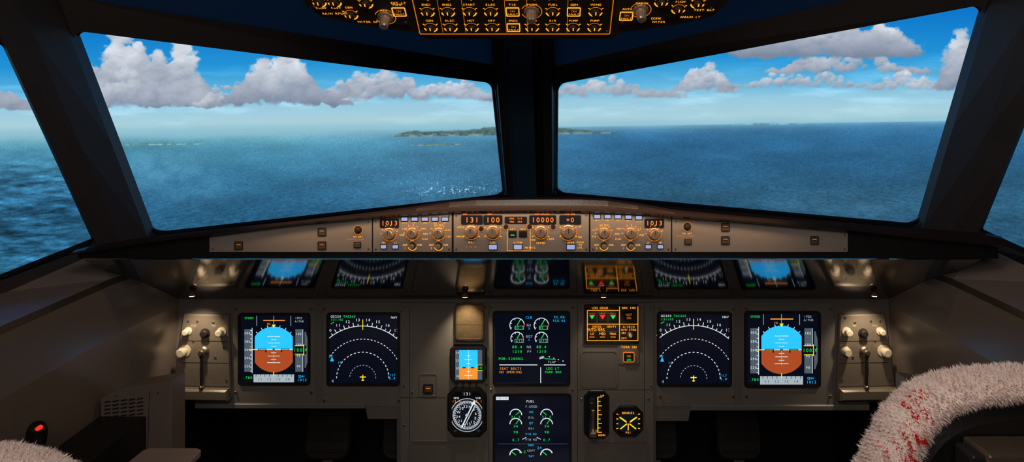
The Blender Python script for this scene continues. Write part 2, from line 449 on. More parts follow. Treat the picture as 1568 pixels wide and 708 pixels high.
# ---------------------------------------------------------------- side walls, ledges, floor
def side(sg,xw,S0,S1,S2,nm):
    b=B('wall_'+nm)
    top=[(2.20,-.46),(1.80,-.35),(1.521,-.346),(1.216,-.361),(.2,-.42),(-1.2,-.42)]
    for i in range(5):
        (y0,z0),(y1,z1)=top[i],top[i+1]
        prof=[(0,0),(.012,-.03),(.02,-.12),(.012,-.25),(0,-.40),(0,-.95)]
        for j in range(5):
            (d0,h0),(d1,h1)=prof[j],prof[j+1]
            b.add([W3(xw-sg*d0,y0,max(z0+h0,-ZC)),W3(xw-sg*d0,y1,z1+h0),W3(xw-sg*d1,y1,max(z1+h1,-ZC)),W3(xw-sg*d1,y0,max(z0+h1,-ZC))],[(0,1,2,3)],'side' if i else 'matte',True)
    b.build()
    l=B('trim_5' if sg<0 else 'trim_6')
    inn=[W3(xw,y,z) for y,z in top[1:5]]
    out=[W3(S0[0],S0[1]+.15,S0[2]-.02),W3(*S0),W3(*S1),W3(S2[0]+sg*.15,.2,S2[2]-.06)]
    d=Vector((0,0,-.028))
    for i in range(3):
        l.add([inn[i],inn[i+1],out[i+1]+d,out[i]+d],[(0,1,2,3)],'ledge')
        l.add([out[i]+d,out[i+1]+d,out[i+1]+Vector((0,0,.01)),out[i]+Vector((0,0,.01))],[(0,1,2,3)],'rubber')
        e=Vector((-sg*.006,0,-.012))
        l.add([inn[i],inn[i+1],inn[i+1]+e,inn[i]+e],[(0,1,2,3)],'metal')
    l.build()
side(-1,-.925,(-1.011,1.6,-.276),(-1.08,1.41,-.321),(-1.2,1.0,-.39),'left')
side(1,.955,(1.063,1.6,-.253),(1.11,1.41,-.30),(1.23,1.0,-.38),'right')
quadmesh('floor',[[(-1.3,-1.2,0),(1.3,-1.2,0),(1.3,2.6,0),(-1.3,2.6,0)]],'floor')
quadmesh('wall_rear',[[(-1.4,-1.2,0),(1.4,-1.2,0),(1.4,-1.2,ZC+.9),(-1.4,-1.2,ZC+.9)]],'ceil')
quadmesh('wall_front',[[(-1.0,2.15,0),(1.0,2.15,0),(1.0,2.15,ZC-.5),(-1.0,2.15,ZC-.5)]],'matte')

# ---------------------------------------------------------------- glareshield
b=B('glareshield')
rim=[(118,383),(140,377),(232,362),(322,352),(450,339),(570,325),(640,315),(690,306),(730,303),(810,302),(890,302),(930,304),(975,311),(1030,321),(1130,331),(1297,344),(1407,350),(1505,357),(1530,362)]
strip=[(118,388),(140,384),(232,372),(322,361),(450,344),(570,333),(640,328),(690,325),(730,324),(810,323.5),(890,324),(930,325),(975,327),(1030,332),(1130,339),(1297,354),(1407,366),(1505,374),(1530,378)]
secs=[]
for (px,ry),(_,sy) in zip(rim,strip):
    x=(px-838)/720.7+CX; slope=(ry-190)/1045.0; sz=-(sy-190)/720.7; zt=-slope*1.445
    yb=2.24-.5*abs(x); zbot=-.2885
    P=[(1.462,zbot),(1.452,zbot+.002),(1.452,sz-.001),(1.438,sz-.001),(1.430,sz+.004),(1.430,(sz+zt)/2),(1.434,zt-.004),(1.445,zt),(1.47,zt-.004),(1.6,-(slope+.006)*1.6),(max(yb,1.62),-(slope+.012)*max(yb,1.62))]
    secs.append([W3(x,a,max(c,zbot+.0005*i) if i<3 else c) for i,(a,c) in enumerate(P)])
n=len(secs[0]); pts=[p for s_ in secs for p in s_]
for i in range(len(secs)-1):
    for j in range(n-1):
        b.add([pts[i*n+j],pts[(i+1)*n+j],pts[(i+1)*n+j+1],pts[i*n+j+1]],[(0,1,2,3)],'black' if j<2 else 'pad',j>2)
b.build()
quadmesh('glareshield_underside',[[W3(-.94,1.455,-.289),W3(.975,1.455,-.289),W3(.975,1.77,-.4545),W3(-.94,1.77,-.4545)]],'under')

# glareshield control panels
def fcutop(px): return float(np.interp(px,[p[0] for p in strip],[p[1] for p in strip]))+1.5
def fplate(b,x0,x1,m='fcu'):
    b.prism([(x0,fcutop(x0)),((x0+x1)/2,fcutop((x0+x1)/2)),(x1,fcutop(x1)),(x1,385.5),(x0,385.5)],0,2.5,m)
    for sx in (x0+4,x1-4):
        for sy in (fcutop(sx)+4,381.5):
            b.lathe(sx,sy,[(1.6,2.5),(1.5,3.2)],'metal',8); b.line(sx-1,sy,sx+1,sy,.4,3.3,'seam')
def knob(b,x,y,r,h,w0=2.5,m='knob',mark=True):
    b.lathe(x,y,[(r*1.15,w0),(r*1.15,w0+h*.15),(r,w0+h*.2),(r*.9,w0+h*.92),(r*.78,w0+h)],m,28,-.05)
    b.arc(x,y,r*1.28,.9,200,520,w0+.3,'amberd')
    if mark: b.line(x,y,x,y-r*.75,.8,w0+h+.2,'seam')
def button(b,x,y,w,h,w0=2.5,m='btnoff',lit=None):
    b.prism(rrect(x,y,w+2.4,h+2.4,1),w0,w0+.8,'seam'); b.prism(rrect(x,y,w,h,.8),w0,w0+2.4,m,.5)
    if lit: b.line(x-w*.3,y+h*.2,x+w*.3,y+h*.2,h*.2,w0+2.6,lit)
def window7(b,x0,y0,x1,y1,txt,h,m='digit',w0=2.5):
    b.frame(x0-1.5,y0-1.5,x1+1.5,y1+1.5,1.5,w0,w0+1.2,'black',2); b.rect(x0,y0,x1,y1,w0+.3,'ink')
    b.text(txt,(x0+x1)/2,(y0+y1)/2,h,w0+.5,m)

def efis(name,x0,x1,mir):
    b=B(name,MG); fplate(b,x0,x1)
    X=(lambda x: x) if not mir else (lambda x: x0+(692-x)*(x1-x0)/120.0)
    xa,xb=sorted((X(584),X(610))); window7(b,xa,336,xb,347,'1013',7)
    for i in range(5):
        xx=X(620+i*15.5); yy=335.5 if not mir else 331.5
        yy=max(yy,fcutop(xx)+4.5)
        button(b,xx,yy,9,5,m='btn'); b.text(['CSTR','WPT','VORD','NDB','ARPT'][i],xx,yy+5.7,2.0,2.8,'amber')
    for (x,y,r,h) in ((597,358,8.5,13),(632,357,8,12),(672,357,8,12)):
        knob(b,X(x),y,r,h)
        for a in range(20,181,32):
            b.line(X(x)+11.5*math.cos(math.radians(a)),y-11.5*math.sin(math.radians(a)),X(x)+14*math.cos(math.radians(a)),y-14*math.sin(math.radians(a)),.9,2.9,'amber')
    b.text('ILS',X(620),350,2.8,2.8,'amber'); b.text('VOR',X(616),360,2.8,2.8,'amber'); b.text('NAV',X(649),350,2.8,2.8,'amber'); b.text('ARC',X(652),358,2.8,2.8,'amber')
    b.text('10 20',X(672),344.5,3,2.8,'amber'); b.text('160',X(687),352,2.6,2.8,'amber'); b.text('320',X(687),362,2.6,2.8,'amber'); b.text('PLAN',X(651),366,2.4,2.8,'amber')
    for x in (632,672):
        b.lathe(X(x),376,[(5.4,2.5),(5,3.4)],'seam',12)
        b.lathe(X(x),376.5,[(3.2,3),(4.2,10),(3.2,12)],'knob',12)
        b.text('ADF',X(x)-11,375,2.8,2.8,'amber'); b.text('VOR',X(x)+11,375,2.8,2.8,'amber'); b.text('OFF',X(x),368.2,2.2,2.8,'amber')
        b.text('1' if x==632 else '2',X(x)-11,380,2.8,2.8,'amber'); b.arc(X(x),376.5,6.6,1.0,200,340,2.9,'amber')
    for x in (588,606): button(b,X(x),377.5,8,5,m='btn')
    b.text('FD',X(588),371.5,2.6,2.8,'amber'); b.text('LS',X(606),371.5,2.6,2.8,'amber')
    b.build()
efis('flight_instrument_control_panel',572,692,False)
efis('flight_instrument_control_panel',904,1027,True)
b=B('autopilot_control_panel',MG); fplate(b,695,901.5)
window7(b,708,331,738,342,'131',8); window7(b,742,331,768,342,'100',8)
window7(b,812,331,850,342,'10000',7.5); window7(b,858,331,888,342,'+0',7)
b.prism(rrect(790,337,34,11,1.5),2.5,3.2,'black'); b.text('HDG  V/S',790,334.5,2.6,3.4,'digit'); b.text('TRK  FPA',790,339.5,2.6,3.4,'digit')
b.text('SPD',712,328,2.3,3.0,'digit'); b.text('HDG',750,328,2.3,3,'digit'); b.text('ALT LVL/CH',830,328,2.3,3,'digit'); b.text('V/S FPA',873,328,2.3,3,'digit')
for x,r in ((722,9),(755,9),(828,8.5),(870,10)):
    knob(b,x,355,r,15)
    for a in (150,30,210,-30): b.line(x+12.5*math.cos(math.radians(a)),355-12.5*math.sin(math.radians(a)),x+15*math.cos(math.radians(a)),355-15*math.sin(math.radians(a)),1.0,2.9,'amber')
for x in (785,801): button(b,x,358,10,8,lit='green' if x==785 else None,m='black')
for x in (755,793,874): button(b,x,378,12,7,m='btn')
for x,y in ((737,350),(775,347),(811,347),(847,347)): b.lathe(x,y,[(3.6,2.5),(3.4,5),(2.6,6)],'dknob',14); b.arc(x,y,4.6,.6,0,360,2.8,'amberd')
for t,x,y in (('SPD',704,348),('MACH',705,362),('AP1',785,351),('AP2',801,351),('LOC',755,371.5),('A/THR',793,371.5),('EXPED',828,372),('APPR',874,371.5),('100',816,367),('1000',843,366),('UP',888,347),('DN',888,363),('PUSH',888,371),('TO',888,375),('LVL',888,379),('METRIC',812,379)):
    b.text(t,x,y,2.9,2.8,'amber')
b.text('PULL',722,371,2.6,2.8,'amber'); b.text('5 10 15',722,378,2.6,2.8,'amberd')
for x in (777,812): b.line(x,345,x,384,.6,2.8,'amber')
b.line(777,384,812,384,.6,2.8,'amber'); b.build()
for mir in (0,1):
    b=B('glareshield_side_panel',MG)
    if not mir: x0,x1=322,570
    else: x0,x1=1029,1297
    b.prism([(x0,fcutop(x0)),(x0+(x1-x0)*.33,fcutop(x0+(x1-x0)*.33)),(x0+(x1-x0)*.66,fcutop(x0+(x1-x0)*.66)),(x1,fcutop(x1)),(x1,385.5),(x0,385.5)],0,2.5,'fcu')
    if not mir: sq=[(367,376),(494,355),(494,376)]; kx=549
    else: sq=[(1246,368),(1110,348),(1110,368)]; kx=1052
    for x,y in sq:
        b.frame(x-6.5,y-6.5,x+6.5,y+6.5,1.2,2.5,3.6,'seam',1.5); b.prism(rrect(x,y,9.5,9.5,1),2.5,3.5,'btnoff',.4)
        b.line(x-3,y-1.5,x+3,y-1.5,.9,3.7,'amberd'); b.line(x-3,y,x+3,y,.7,3.7,'seam')
    y=352 if not mir else 347
    b.lathe(kx,y,[(6,2.5),(5.5,3.5),(4,3.6),(3.6,9),(2.6,10)],'dknob',18); b.arc(kx,y,7,.6,0,360,2.8,'amberd')
    b.text('ON BRT',kx,y+10.5,2.6,2.8,'amber'); b.text('CONSOLE/FLOOR',kx-4,y+14.5,2.2,2.8,'amberd')
    button(b,kx-1 if not mir else kx+1,y+23,9,7)
    for sx in (x0+5,x1-5):
        for sy in (fcutop(sx)+5,381): b.lathe(sx,sy,[(1.5,2.5),(1.4,3.2)],'metal',8)
    b.build()

# ---------------------------------------------------------------- main instrument panel
b=B('main_instrument_panel',MM)
outl=[(262,457),(1374,458),(1374,614),(1330,616),(1330,628),(1057,628),(1054,645),(1004,645),(1004,800),(608,800),(608,642),(563,642),(560,625),(300,625),(298,614),(248,612)]
b.prism(outl,-22,0,'panel')
b.prism(rrect(420,543,128,160,6),0,1.2,'panel2',.6); b.prism(rrect(557,543,126,160,6),0,1.2,'panel2',.6)
b.prism(rrect(1062,543,126,160,6),0,1.2,'panel2',.6); b.prism(rrect(1206,543,138,160,6),0,1.2,'panel2',.6)
b.prism([(613,463),(1001,463),(1001,800),(613,800)],0,4,'panel2',1)
for x in (749,884): b.line(x,464,x,705,.7,4.15,'seam')
b.line(986,464,986,640,.7,4.15,'seam'); b.line(628,470,628,760,.8,4.2,'seam')
b.line(613,608,684,608,.7,4.15,'seam'); b.line(884,596,1001,596,.7,4.15,'seam')
for x,y in [(362,472),(478,472),(362,600),(478,600),(498,472),(616,476),(498,612),(612,612),(632,470),(745,470),(632,600),(745,588),(752,470),(877,470),(752,596),(877,596),(980,470),(992,610),(890,610),(620,650),(1010,472),(1122,472),(1010,606),(1122,606),(1142,472),(1270,472),(1142,606),(1270,606),(620,470),(620,590),(996,470),(996,590)]:
    b.lathe(x,y,[(2.0,1),(2.0,4.6),(1.6,5)],'metal',10); b.line(x-1.2,y,x+1.2,y,.5,5.1,'seam')
b.frame(889,536,946,592,2,4,5.2,'panel',7); b.prism(rrect(917.5,564,50,50,6),4,4.6,'panel')
b.frame(643,571,670,606,1.2,4,5.0,'panel',3); b.frame(649,587,664,602,2,4,5.5,'seam',1.5); b.prism(rrect(656.5,594.5,9,9,1),4,6,'btnoff',.5); b.line(653,593,660,593,1,6.2,'amberd')
b.frame(895,674,993,760,2,4,5.4,'panel',7); b.prism(rrect(944,717,92,80,6),4,4.6,'panel')
b.frame(628,673,728,760,2,4,5.4,'panel',5); b.prism(rrect(678,717,94,80,5),4,4.6,'panel')
b.prism([(300,617),(560,617),(560,625),(300,625)],0,5,'panel2',1.5); b.prism([(1057,619),(1330,619),(1330,628),(1057,628)],0,5,'panel2',1.5)
b.build()

def bezel(b,x0,y0,x1,y1,w,t=4.5,ch=5):
    b.frame(x0,y0,x1,y1,1.0,w,w+3.2,'seam',ch)
    b.frame(x0+.8,y0+.8,x1-.8,y1-.8,t-.8,w,w+2.4,'bezel',ch,3)
    b.rect(x0+t-.5,y0+t-.5,x1-t+.5,y1-t+.5,w+.6,'screen')
def pfd(name,k,ox,oy):
    b=B(name,MM); b.tf=(k,ox,oy); W=1.2; e=W+.8
    bezel(b,366,479,476,589,W,4)
    cx,cy,r=420,535,35; am=math.degrees(math.acos(29/35))
    arcp=[(cx+r*math.cos(math.radians(am+(180-2*am)*i/16)),-r*math.sin(math.radians(am+(180-2*am)*i/16))) for i in range(17)]
    b.poly([(449,cy)]+[(x,cy+y) for x,y in arcp]+[(391,cy)],e,'blue'); b.poly([(449,cy)]+[(x,cy-y) for x,y in arcp]+[(391,cy)],e,'brown')
    b.line(391,cy,449,cy,.9,e+.2,'white')
    for dy,l in ((5,4),(10,9),(15,4),(20,10),(-5,4),(-10,9),(-15,4),(-20,10)): b.line(cx-l,cy-dy,cx+l,cy-dy,.8,e+.2,'white')
    for a in range(45,136,15): b.line(cx+35*math.cos(math.radians(a)),cy-35*math.sin(math.radians(a)),cx+38*math.cos(math.radians(a)),cy-38*math.sin(math.radians(a)),.9,e+.2,'white')
    b.poly([(cx-3,cy-38),(cx+3,cy-38),(cx,cy-33)],e+.3,'yellow')
    for sx in (-1,1):
        b.line(cx+sx*24,cy,cx+sx*11,cy,2.6,e+.3,'ink'); b.line(cx+sx*12,cy-1,cx+sx*12,cy+4,2,e+.3,'ink'); b.line(cx+sx*23,cy,cx+sx*12,cy,.7,e+.4,'yellow')
    b.rect(cx-1.6,cy-1.6,cx+1.6,cy+1.6,e+.3,'ink'); b.line(cx,cy-22,cx,cy+22,.7,e+.35,'green')
    b.rect(375,504,387,569,e,'tape'); b.line(387,502,387,571,.9,e+.2,'white')
    for i in range(11): b.line(384,506+i*6.2,387,506+i*6.2,.8,e+.2,'white')
    for i in range(5): b.text(str(300-20*i),379.6,510+i*12.6,3.4,e+.2,'white')
    b.line(383,535,391,535,1.2,e+.4,'yellow')
    b.rect(453,504,464,569,e,'tape'); b.line(464.5,504,464.5,569,.7,e+.2,'white')
    for i in range(4): b.text(str(105-5*i),458,511+i*16.5,3.4,e+.2,'white')
    b.rect(452,529,470,542,e+.3,'ink'); b.line(452,529,466,529,.8,e+.4,'yellow'); b.line(452,542,466,542,.8,e+.4,'yellow'); b.line(466,527,466,544,.9,e+.4,'yellow')
    b.text('100',457,535.5,5,e+.45,'green'); b.text('20',467.5,535.5,4,e+.45,'green')
    b.poly([(467,508),(469,508),(472,520),(472,552),(469,563),(467,563)],e,'tape'); b.line(468,535,472,533,.8,e+.5,'green')
    b.rect(389,573,451,585,e,'lgrey')
    for i in range(9): b.line(393+i*6.8,573,393+i*6.8,576.5,.8,e+.2,'ink')
    for i in range(4): b.text(str(11+i),399+i*14,580.5,4,e+.2,'ink')
    b.line(cx,569,cx,576,1.2,e+.3,'yellow')
    for x in (394,420,446): b.line(x,483,x,499,.7,e,'lgrey')
    b.line(404,490.5,437,490.5,1.6,e,'orange'); b.text('SPEED',382,487,3,e,'green'); b.text('1FD2',458,487,3,e,'lgrey'); b.text('A/THR',459,492,3,e,'lgrey')
    b.text('FD',412,496,3,e,'orange'); b.text('QNH',462,576,3.4,e,'cyan'); b.text('1013',463,581.5,4,e,'cyan')
    b.text('.780',380,578,4,e,'green'); b.build()
pfd('primary_flight_display',1.0,0,0); pfd('primary_flight_display',1.06,750.8,-31.6)
def nd(name,k,ox,oy):
    b=B(name,MM); b.tf=(k,ox,oy); W=1.2; e=W+.8
    bezel(b,501,478,613,590,W,4)
    cx,cy=556,579
    b.arc(cx,cy,80,1.0,49,131,e,'white',40)
    for i in range(17):
        a=math.radians(50+5*i); l=6 if i%2==0 else 3.4
        b.line(cx+80*math.cos(a),cy-80*math.sin(a),cx+(80+l)*math.cos(a),cy-(80+l)*math.sin(a),1.0,e,'white')
    for i in range(8):
        a=math.radians(55+10*i); b.text(str((17-i)),cx+89.5*math.cos(a),cy-89.5*math.sin(a),4.2,e,'white')
    b.arc(cx,cy,60,1.0,29,151,e,'white',47,1); b.arc(cx,cy,40,1.1,0,180,e,'white',41,1); b.arc(cx,cy,20,.9,0,180,e,'lgrey',26,1)
    b.line(cx,cy-74,cx,cy-90,1.1,e+.1,'yellow')
    b.line(cx-4.5,cy-2,cx+4.5,cy-2,1.4,e,'yellow'); b.line(cx,cy-5,cx,cy+4,1.4,e,'yellow'); b.line(cx-2,cy+3,cx+2,cy+3,1.2,e,'yellow')
    b.text('GS250',507,484.5,3.4,e,'white','L'); b.text('TAS265',526,484.5,3.4,e,'green','L'); b.text('131/05',507,489.5,3.4,e,'green','L')
    b.line(507,496,512,493,.9,e,'green')
    b.text('10',cx-35,cy-24,3.6,e,'cyan'); b.text('20',cx-49,cy-34,3.6,e,'cyan'); b.text('TILT',600,574,3.2,e,'cyan'); b.text('5.0',601,579,3.6,e,'cyan')
    b.text('4',510,583,4.5,e,'lgrey'); b.text('NAV',604,486,3.4,e,'white'); b.poly([(506,553),(509,546),(512,553)],e,'cyan'); b.build()
nd('navigation_display',1.0,0,0); nd('navigation_display',1.02,494.5,-10.6)

b=B('engine_display',MM); W=4.2; e=W+.8; bezel(b,755,475,873,589,W,4,5)
for cx in (792,829):
    for cy,r,lab in ((497,11,'85.2'),(517,9.5,'612')):
        b.arc(cx,cy,r,1.1,10,215,e,'white',26); b.arc(cx,cy,r,1.3,-10,10,e,'red',4)
        b.line(cx,cy,cx+r*1.05*math.cos(math.radians(60)),cy-r*1.05*math.sin(math.radians(60)),1.2,e+.1,'green')
        b.rect(cx-4,cy+.5,cx+11,cy+6.5,e,'ink'); b.frame(cx-3.5,cy+1,cx+10,cy+6.6,.5,e,e+.1,'lgrey',.5); b.text(lab,cx+3.4,cy+3.8,4,e+.2,'green')
        for a in (60,110,160,205): b.line(cx+r*math.cos(math.radians(a)),cy-r*math.sin(math.radians(a)),cx+(r-2.5)*math.cos(math.radians(a)),cy-(r-2.5)*math.sin(math.radians(a)),.8,e+.1,'white')
    b.text('88.4',cx,530,4.2,e,'green'); b.text('1210',cx,537,4.2,e,'green')
b.text('CLB',810,485,3.6,e,'cyan'); b.text('N1',810.5,497,3.8,e,'lgrey'); b.text('%',810.5,502,3.2,e,'cyan'); b.text('EGT',810.5,514,3.8,e,'lgrey'); b.text('C',810.5,519,3.2,e,'cyan'); b.text('N2',810.5,530,3.8,e,'lgrey'); b.text('FF',810.5,537,3.8,e,'lgrey')
b.rect(848,482,863,492,e,'ink'); b.text('92.0%',856,484.5,3.6,e+.1,'cyan'); b.text('FLX 42',856,490,3.4,e+.1,'cyan')
b.text('FOB:5280KG',782,548,4,e,'green'); b.line(765,557.5,823,557.5,1.3,e,'white'); b.line(833,557.5,866,557.5,1.3,e,'white'); b.line(828,561,828,585,1.1,e,'white')
b.poly([(826,546),(832,543.5),(834,547),(826,549)],e,'lgrey')
for i in range(4): b.disc(841+i*7,545+i*2.2,.9,e,'white',8)
b.line(834,548,851,549,.9,e,'green'); b.text('FLAP',845,553,3.4,e,'lgrey')
b.text('SEAT BELTS',782,563,3.6,e,'orange'); b.text('NO SMOKING',782,568.5,3.6,e,'orange'); b.text('LDG LT',846,563,3.6,e,'green'); b.text('PARK BRK',847,568.5,3.4,e,'green')
b.build()
b=B('system_display',MM); bezel(b,755,601,875,722,W,4,5)
b.rect(760,606,779,611,e,'white'); b.text('CRUISE',769.5,608.5,3,e+.1,'ink'); b.text('FUEL',812,613,3.4,e,'white')
for cx in (790,837):
    for cy in (634,):
        b.arc(cx,cy,9,1.3,0,180,e,'white',20); b.line(cx,cy,cx+(7 if cx<800 else -7),cy-6,1,e,'green'); b.text('21.5',cx,cy+3,4,e,'green')
        b.arc(cx,cy+14,9,1.3,0,180,e,'white',20); b.line(cx,cy+14,cx+5,cy+7,1,e,'green'); b.text('34',cx,cy+17,4,e,'green')
    b.text('98',cx,660,4,e,'green'); b.text('0.7',cx,672,4,e,'green')
    b.arc(cx,695,9,1.6,20,180,e,'white',20); b.line(cx,695,cx-6,690,1.2,e,'green')
for i,t in enumerate(('F.USED','KG','OIL','QT','PSI','VIB N1','VIB N2','NAC','CKPT','TAT')):
    b.text(t,813.5,621+i*8.4,3.2,e,'cyan' if i%2 else 'lgrey')
b.line(800,671,806,668,.9,e,'white'); b.line(822,668,828,671,.9,e,'white'); b.line(762,678,869,678,.5,e,'tape'); b.text('6.2',800,690,3.8,e,'green'); b.text('24',826,684,4,e,'cyan')
b.text('TAT +12',775,709,3.6,e,'green'); b.text('UTC 09:41',815,709,3.6,e,'green'); b.build()

# standby horizon
b=B('standby_horizon_display',MM)
b.prism(rrect(718,555,56,58,7,1),4,6,'black',.8); b.frame(692,528,744,583,4,6,9,'bezel',5,2)
b.rect(697,532,740,580,6.3,'screen'); b.rect(698,534,738,561,6.6,'blue'); b.rect(698,561,738,580,6.6,'orange')
for dy in (-18,-12,-6,6,12): b.line(718-(6 if dy%12==0 else 3),561+dy,718+(6 if dy%12==0 else 3),561+dy,.8,6.9,'white')
b.rect(698,534,704,580,6.8,'tape'); b.rect(732,534,739,580,6.8,'tape'); b.line(709,561,714,561,1.8,7,'ink'); b.line(722,561,727,561,1.8,7,'ink'); b.line(718,534,718,580,.4,7,'white')
b.rect(732,557,746,565,7.1,'ink'); b.text('100',737,561,4,7.3,'green'); b.frame(731,556.5,744,565.5,.6,7.1,7.3,'yellow',.6)
for i in range(4):
    b.text(str(24-2*i),701,538+i*12,3,7,'white')
    b.lathe(700+i*10,585.5,[(2,4),(1.6,9)],'dknob',10)
b.build()
# direction indicator dial
b=B('compass_dial',MM)
b.prism(rrect(716,629,60,76,11,1),4,7,'black',1); b.frame(689,594,743,664,4,7,9,'bezel',9,1); b.disc(716,633,25.5,7.3,'ink',40)
b.arc(716,633,25,1.2,0,360,7.6,'lgrey',60); b.rect(708,597.5,724,603.5,7.6,'ink'); b.text('131',716,600.5,4.5,7.8,'white')
for i in range(72):
    a=math.radians(i*5); l=5 if i%2==0 else 3; b.line(716+22*math.cos(a),633-22*math.sin(a),716+(22-l)*math.cos(a),633-(22-l)*math.sin(a),.8,7.7,'white')
for i,t in enumerate(('N','3','6','E','12','15','S','21','24','W','30','33')):
    a=math.radians(90-i*30-20); b.text(t,716+13.5*math.cos(a),633-13.5*math.sin(a),4,7.7,'white')
b.line(708,651,725,616,1.8,8.2,'white'); b.line(712,650,729,617,1.0,8.2,'white'); b.poly([(728,610),(729,618),(722,615)],8.2,'white'); b.disc(716,633,2.6,8.4,'lgrey',16)
b.text('DME',700,607,3,7.7,'white'); b.text('VOR',733,607,3,7.7,'white'); b.text('12.4',700,612,3.6,7.7,'orange'); b.text('8.1',734,612,3.6,7.7,'orange')
for x in (698,734): b.lathe(x,658.5,[(4,7),(3.6,11),(2.6,12)],'dknob',14)
b.build()
# bronze cover above standby
b=B('compass_stowage_box',MM); b.prism(rrect(720.5,491,44,56,3),3.8,13,'gold',2); b.line(700,494,741,494,.5,13.1,'seam'); b.frame(702,467,739,516,.8,13,13.6,'gold',3); b.build()
# gear panel
b=B('landing_gear_panel',MM); b.prism(rrect(936,495,84,60,3),4,6,'ovh',.6); b.frame(894,465,978,525,1.2,6,7,'bezel',3)
b.text('AUTO/BRK',912,503,3.6,6.4,'amber')
for i,(x) in enumerate((906,922,938)):
    b.prism(rrect(x,484,13,13,1),6,8,'black',.6); b.poly([(x-4,481),(x+4,481),(x,487)],8.3,'green' if i!=1 else 'red'); b.text('UNLK',x,478.6,2.4,8.2,'red')
    b.prism(rrect(x,512,13,12,1),6,8,'black',.6); b.text(['LO','MED','MAX'][i],x,509,3.4,8.2,'amber'); b.line(x-4,514,x+4,514,1.6,8.2,'amberd')
for x0,y0,x1,y1 in ((899,474,947,474),(899,495,976,495),(899,520,976,520),(899,474,899,520),(948,468,948,520),(976,468,976,520)): b.line(x0,y0,x1,y1,.9,6.4,'amber')
b.text('LDG GEAR',918,470.2,3.4,6.4,'amber'); b.text('DECEL',914,498.6,3,6.4,'amber'); b.text('GRVTY',936,498.6,3,6.4,'amber')
b.text('BRK FAN',962,470.2,3.2,6.4,'amber'); b.prism(rrect(962,482,15,13,1),6,8.4,'black',.6); b.text('HOT',962,480,3.4,8.6,'amberd'); b.text('ON',962,485,3.4,8.6,'amberd')
b.text('A/SKID',962,499,3.2,6.4,'amber'); b.text('N/W STRG',962,503.4,3,6.4,'amber'); b.text('ON',954,508.5,3,6.4,'amber'); b.text('OFF',955,516.5,3,6.4,'amber')
b.lathe(964,511,[(4.5,6),(4.2,7)],'metal',14); b.lathe(964,511,[(2,7),(2.8,14),(2,15)],'ivory',12)
b.prism(rrect(962,541,32,32,3),4,5.5,'panel',.6); b.text('TERR ON',962,530,3.6,6,'amber'); b.prism(rrect(962,545,15,13,1),5.5,8,'black',.6); b.frame(953.5,537.5,970.5,552.5,.8,5.5,8.4,'amberd',1.5); b.text('ND',962,543,3.4,8.3,'amberd'); b.text('ON',962,548.5,3.4,8.3,'green'); b.build()
# gear lever / vertical gauge
b=B('landing_gear_lever',MM); b.prism(rrect(913,633,39,74,9,1),4,6,'black',.8); b.frame(894,597,932,669,2,6,7.4,'bezel',8,1)
b.rect(903,606,910,662,6.3,'ink'); b.line(915,606,915,660,1.2,6.5,'yellow')
for i in range(9): b.line(915,606+i*6.7,919 if i%2 else 921,606+i*6.7,1,6.5,'amber')
b.text('UP',922,604,3.2,6.5,'amber'); b.text('DOWN',921,664,2.8,6.5,'amber')
b.prism([(904.5,622),(909.5,622),(909.5,655),(904.5,655)],6,17,'metal',1); b.prism(rrect(907,657,12,8,3),6,24,'metal',1.5); b.prism(rrect(905,618,7,12,2),6,14,'dknob',1); b.build()
b=B('brake_pressure_gauge',MM); b.prism(rrect(961,643,46,47,11,1),4,7,'black',1); b.frame(939,621,983,665,2.5,7,9,'bezel',11,1); b.disc(961,643,18,7.4,'ink',32)
for s_ in (-1,1):
    b.line(961+s_*3,643,961+s_*13,636,2,8.0,'yellow'); b.line(961+s_*2,646,961+s_*12,654,1.6,8,'yellow')
    for i in range(4): b.line(961+s_*15,632+i*7,961+s_*18,631+i*7.5,1.2,7.8,'amber')
b.arc(961,636,8,1.4,200,340,7.9,'amber'); b.line(961,644,961,656,1.4,8,'amber'); b.text('BRAKES',961,629.5,3.4,7.9,'amber'); b.text('PSI',961,659.5,3,7.9,'amber'); b.disc(961,643,2.4,8.4,'dknob'); b.build()

# side switch units with knobs
def unit(name,mir):
    b=B(name,MM); X=(lambda x:x) if not mir else (lambda x:1636-x)
    pl=[(284,479),(353,481),(357,606),(266,604)]
    if mir: pl=[(X(x),y) for x,y in reversed(pl)]
    b.prism(pl,0.2,7,'unit',2)
    lo=[(268,590),(355,592),(357,609),(264,607)]
    if mir: lo=[(X(x),y) for x,y in reversed(lo)]
    b.prism(lo,4,18,'unit',3); b.line(X(270),588,X(354),590,.8,7.3,'seam')
    b.line(X(284),520,X(354),521,.7,7.3,'seam'); b.line(X(281),553,X(355),554,.7,7.3,'seam')
    for x,y,r,h,m in ((292,505,4.6,12,'ivory'),(343,506,5.4,12,'ivory'),(318,508,5.4,8,'dknob'),(287,535,7,15,'ivory')):
        b.lathe(X(x),y,[(r*1.3,7),(r*1.3,8.5),(r*.7,9),(r*.7,7+h*.4),(r,7+h*.5),(r,7+h*.9),(r*.7,7+h)],m,20)
    b.lathe(X(316),535,[(8,7),(7.5,10),(5,12),(4.5,18),(3,19)],'metal',20)
    if mir: b.lathe(X(345),535,[(7,7),(6,16),(5,20)],'ivory',20)
    b.prism([(X(316)-1.3,537),(X(316)+1.3,537),(X(316)+1.6,588),(X(316)-1.6,588)],14,17,'seam',.5); b.lathe(X(316),588,[(3,12),(3,18),(2,19)],'metal',12)
    for x,y in ((330,492),(306,490),(345,485),(292,490),(300,520),(350,580),(276,580),(346,530),(333,545)): b.lathe(X(x),y,[(1.8,7),(1.6,8.2)],'metal',8)
    for i,x in enumerate((300,331)): b.text(['PFD','ND'][i],X(x),497,3,7.4,'ivory')
    b.build()
unit('display_dimming_unit',False); unit('display_dimming_unit',True)

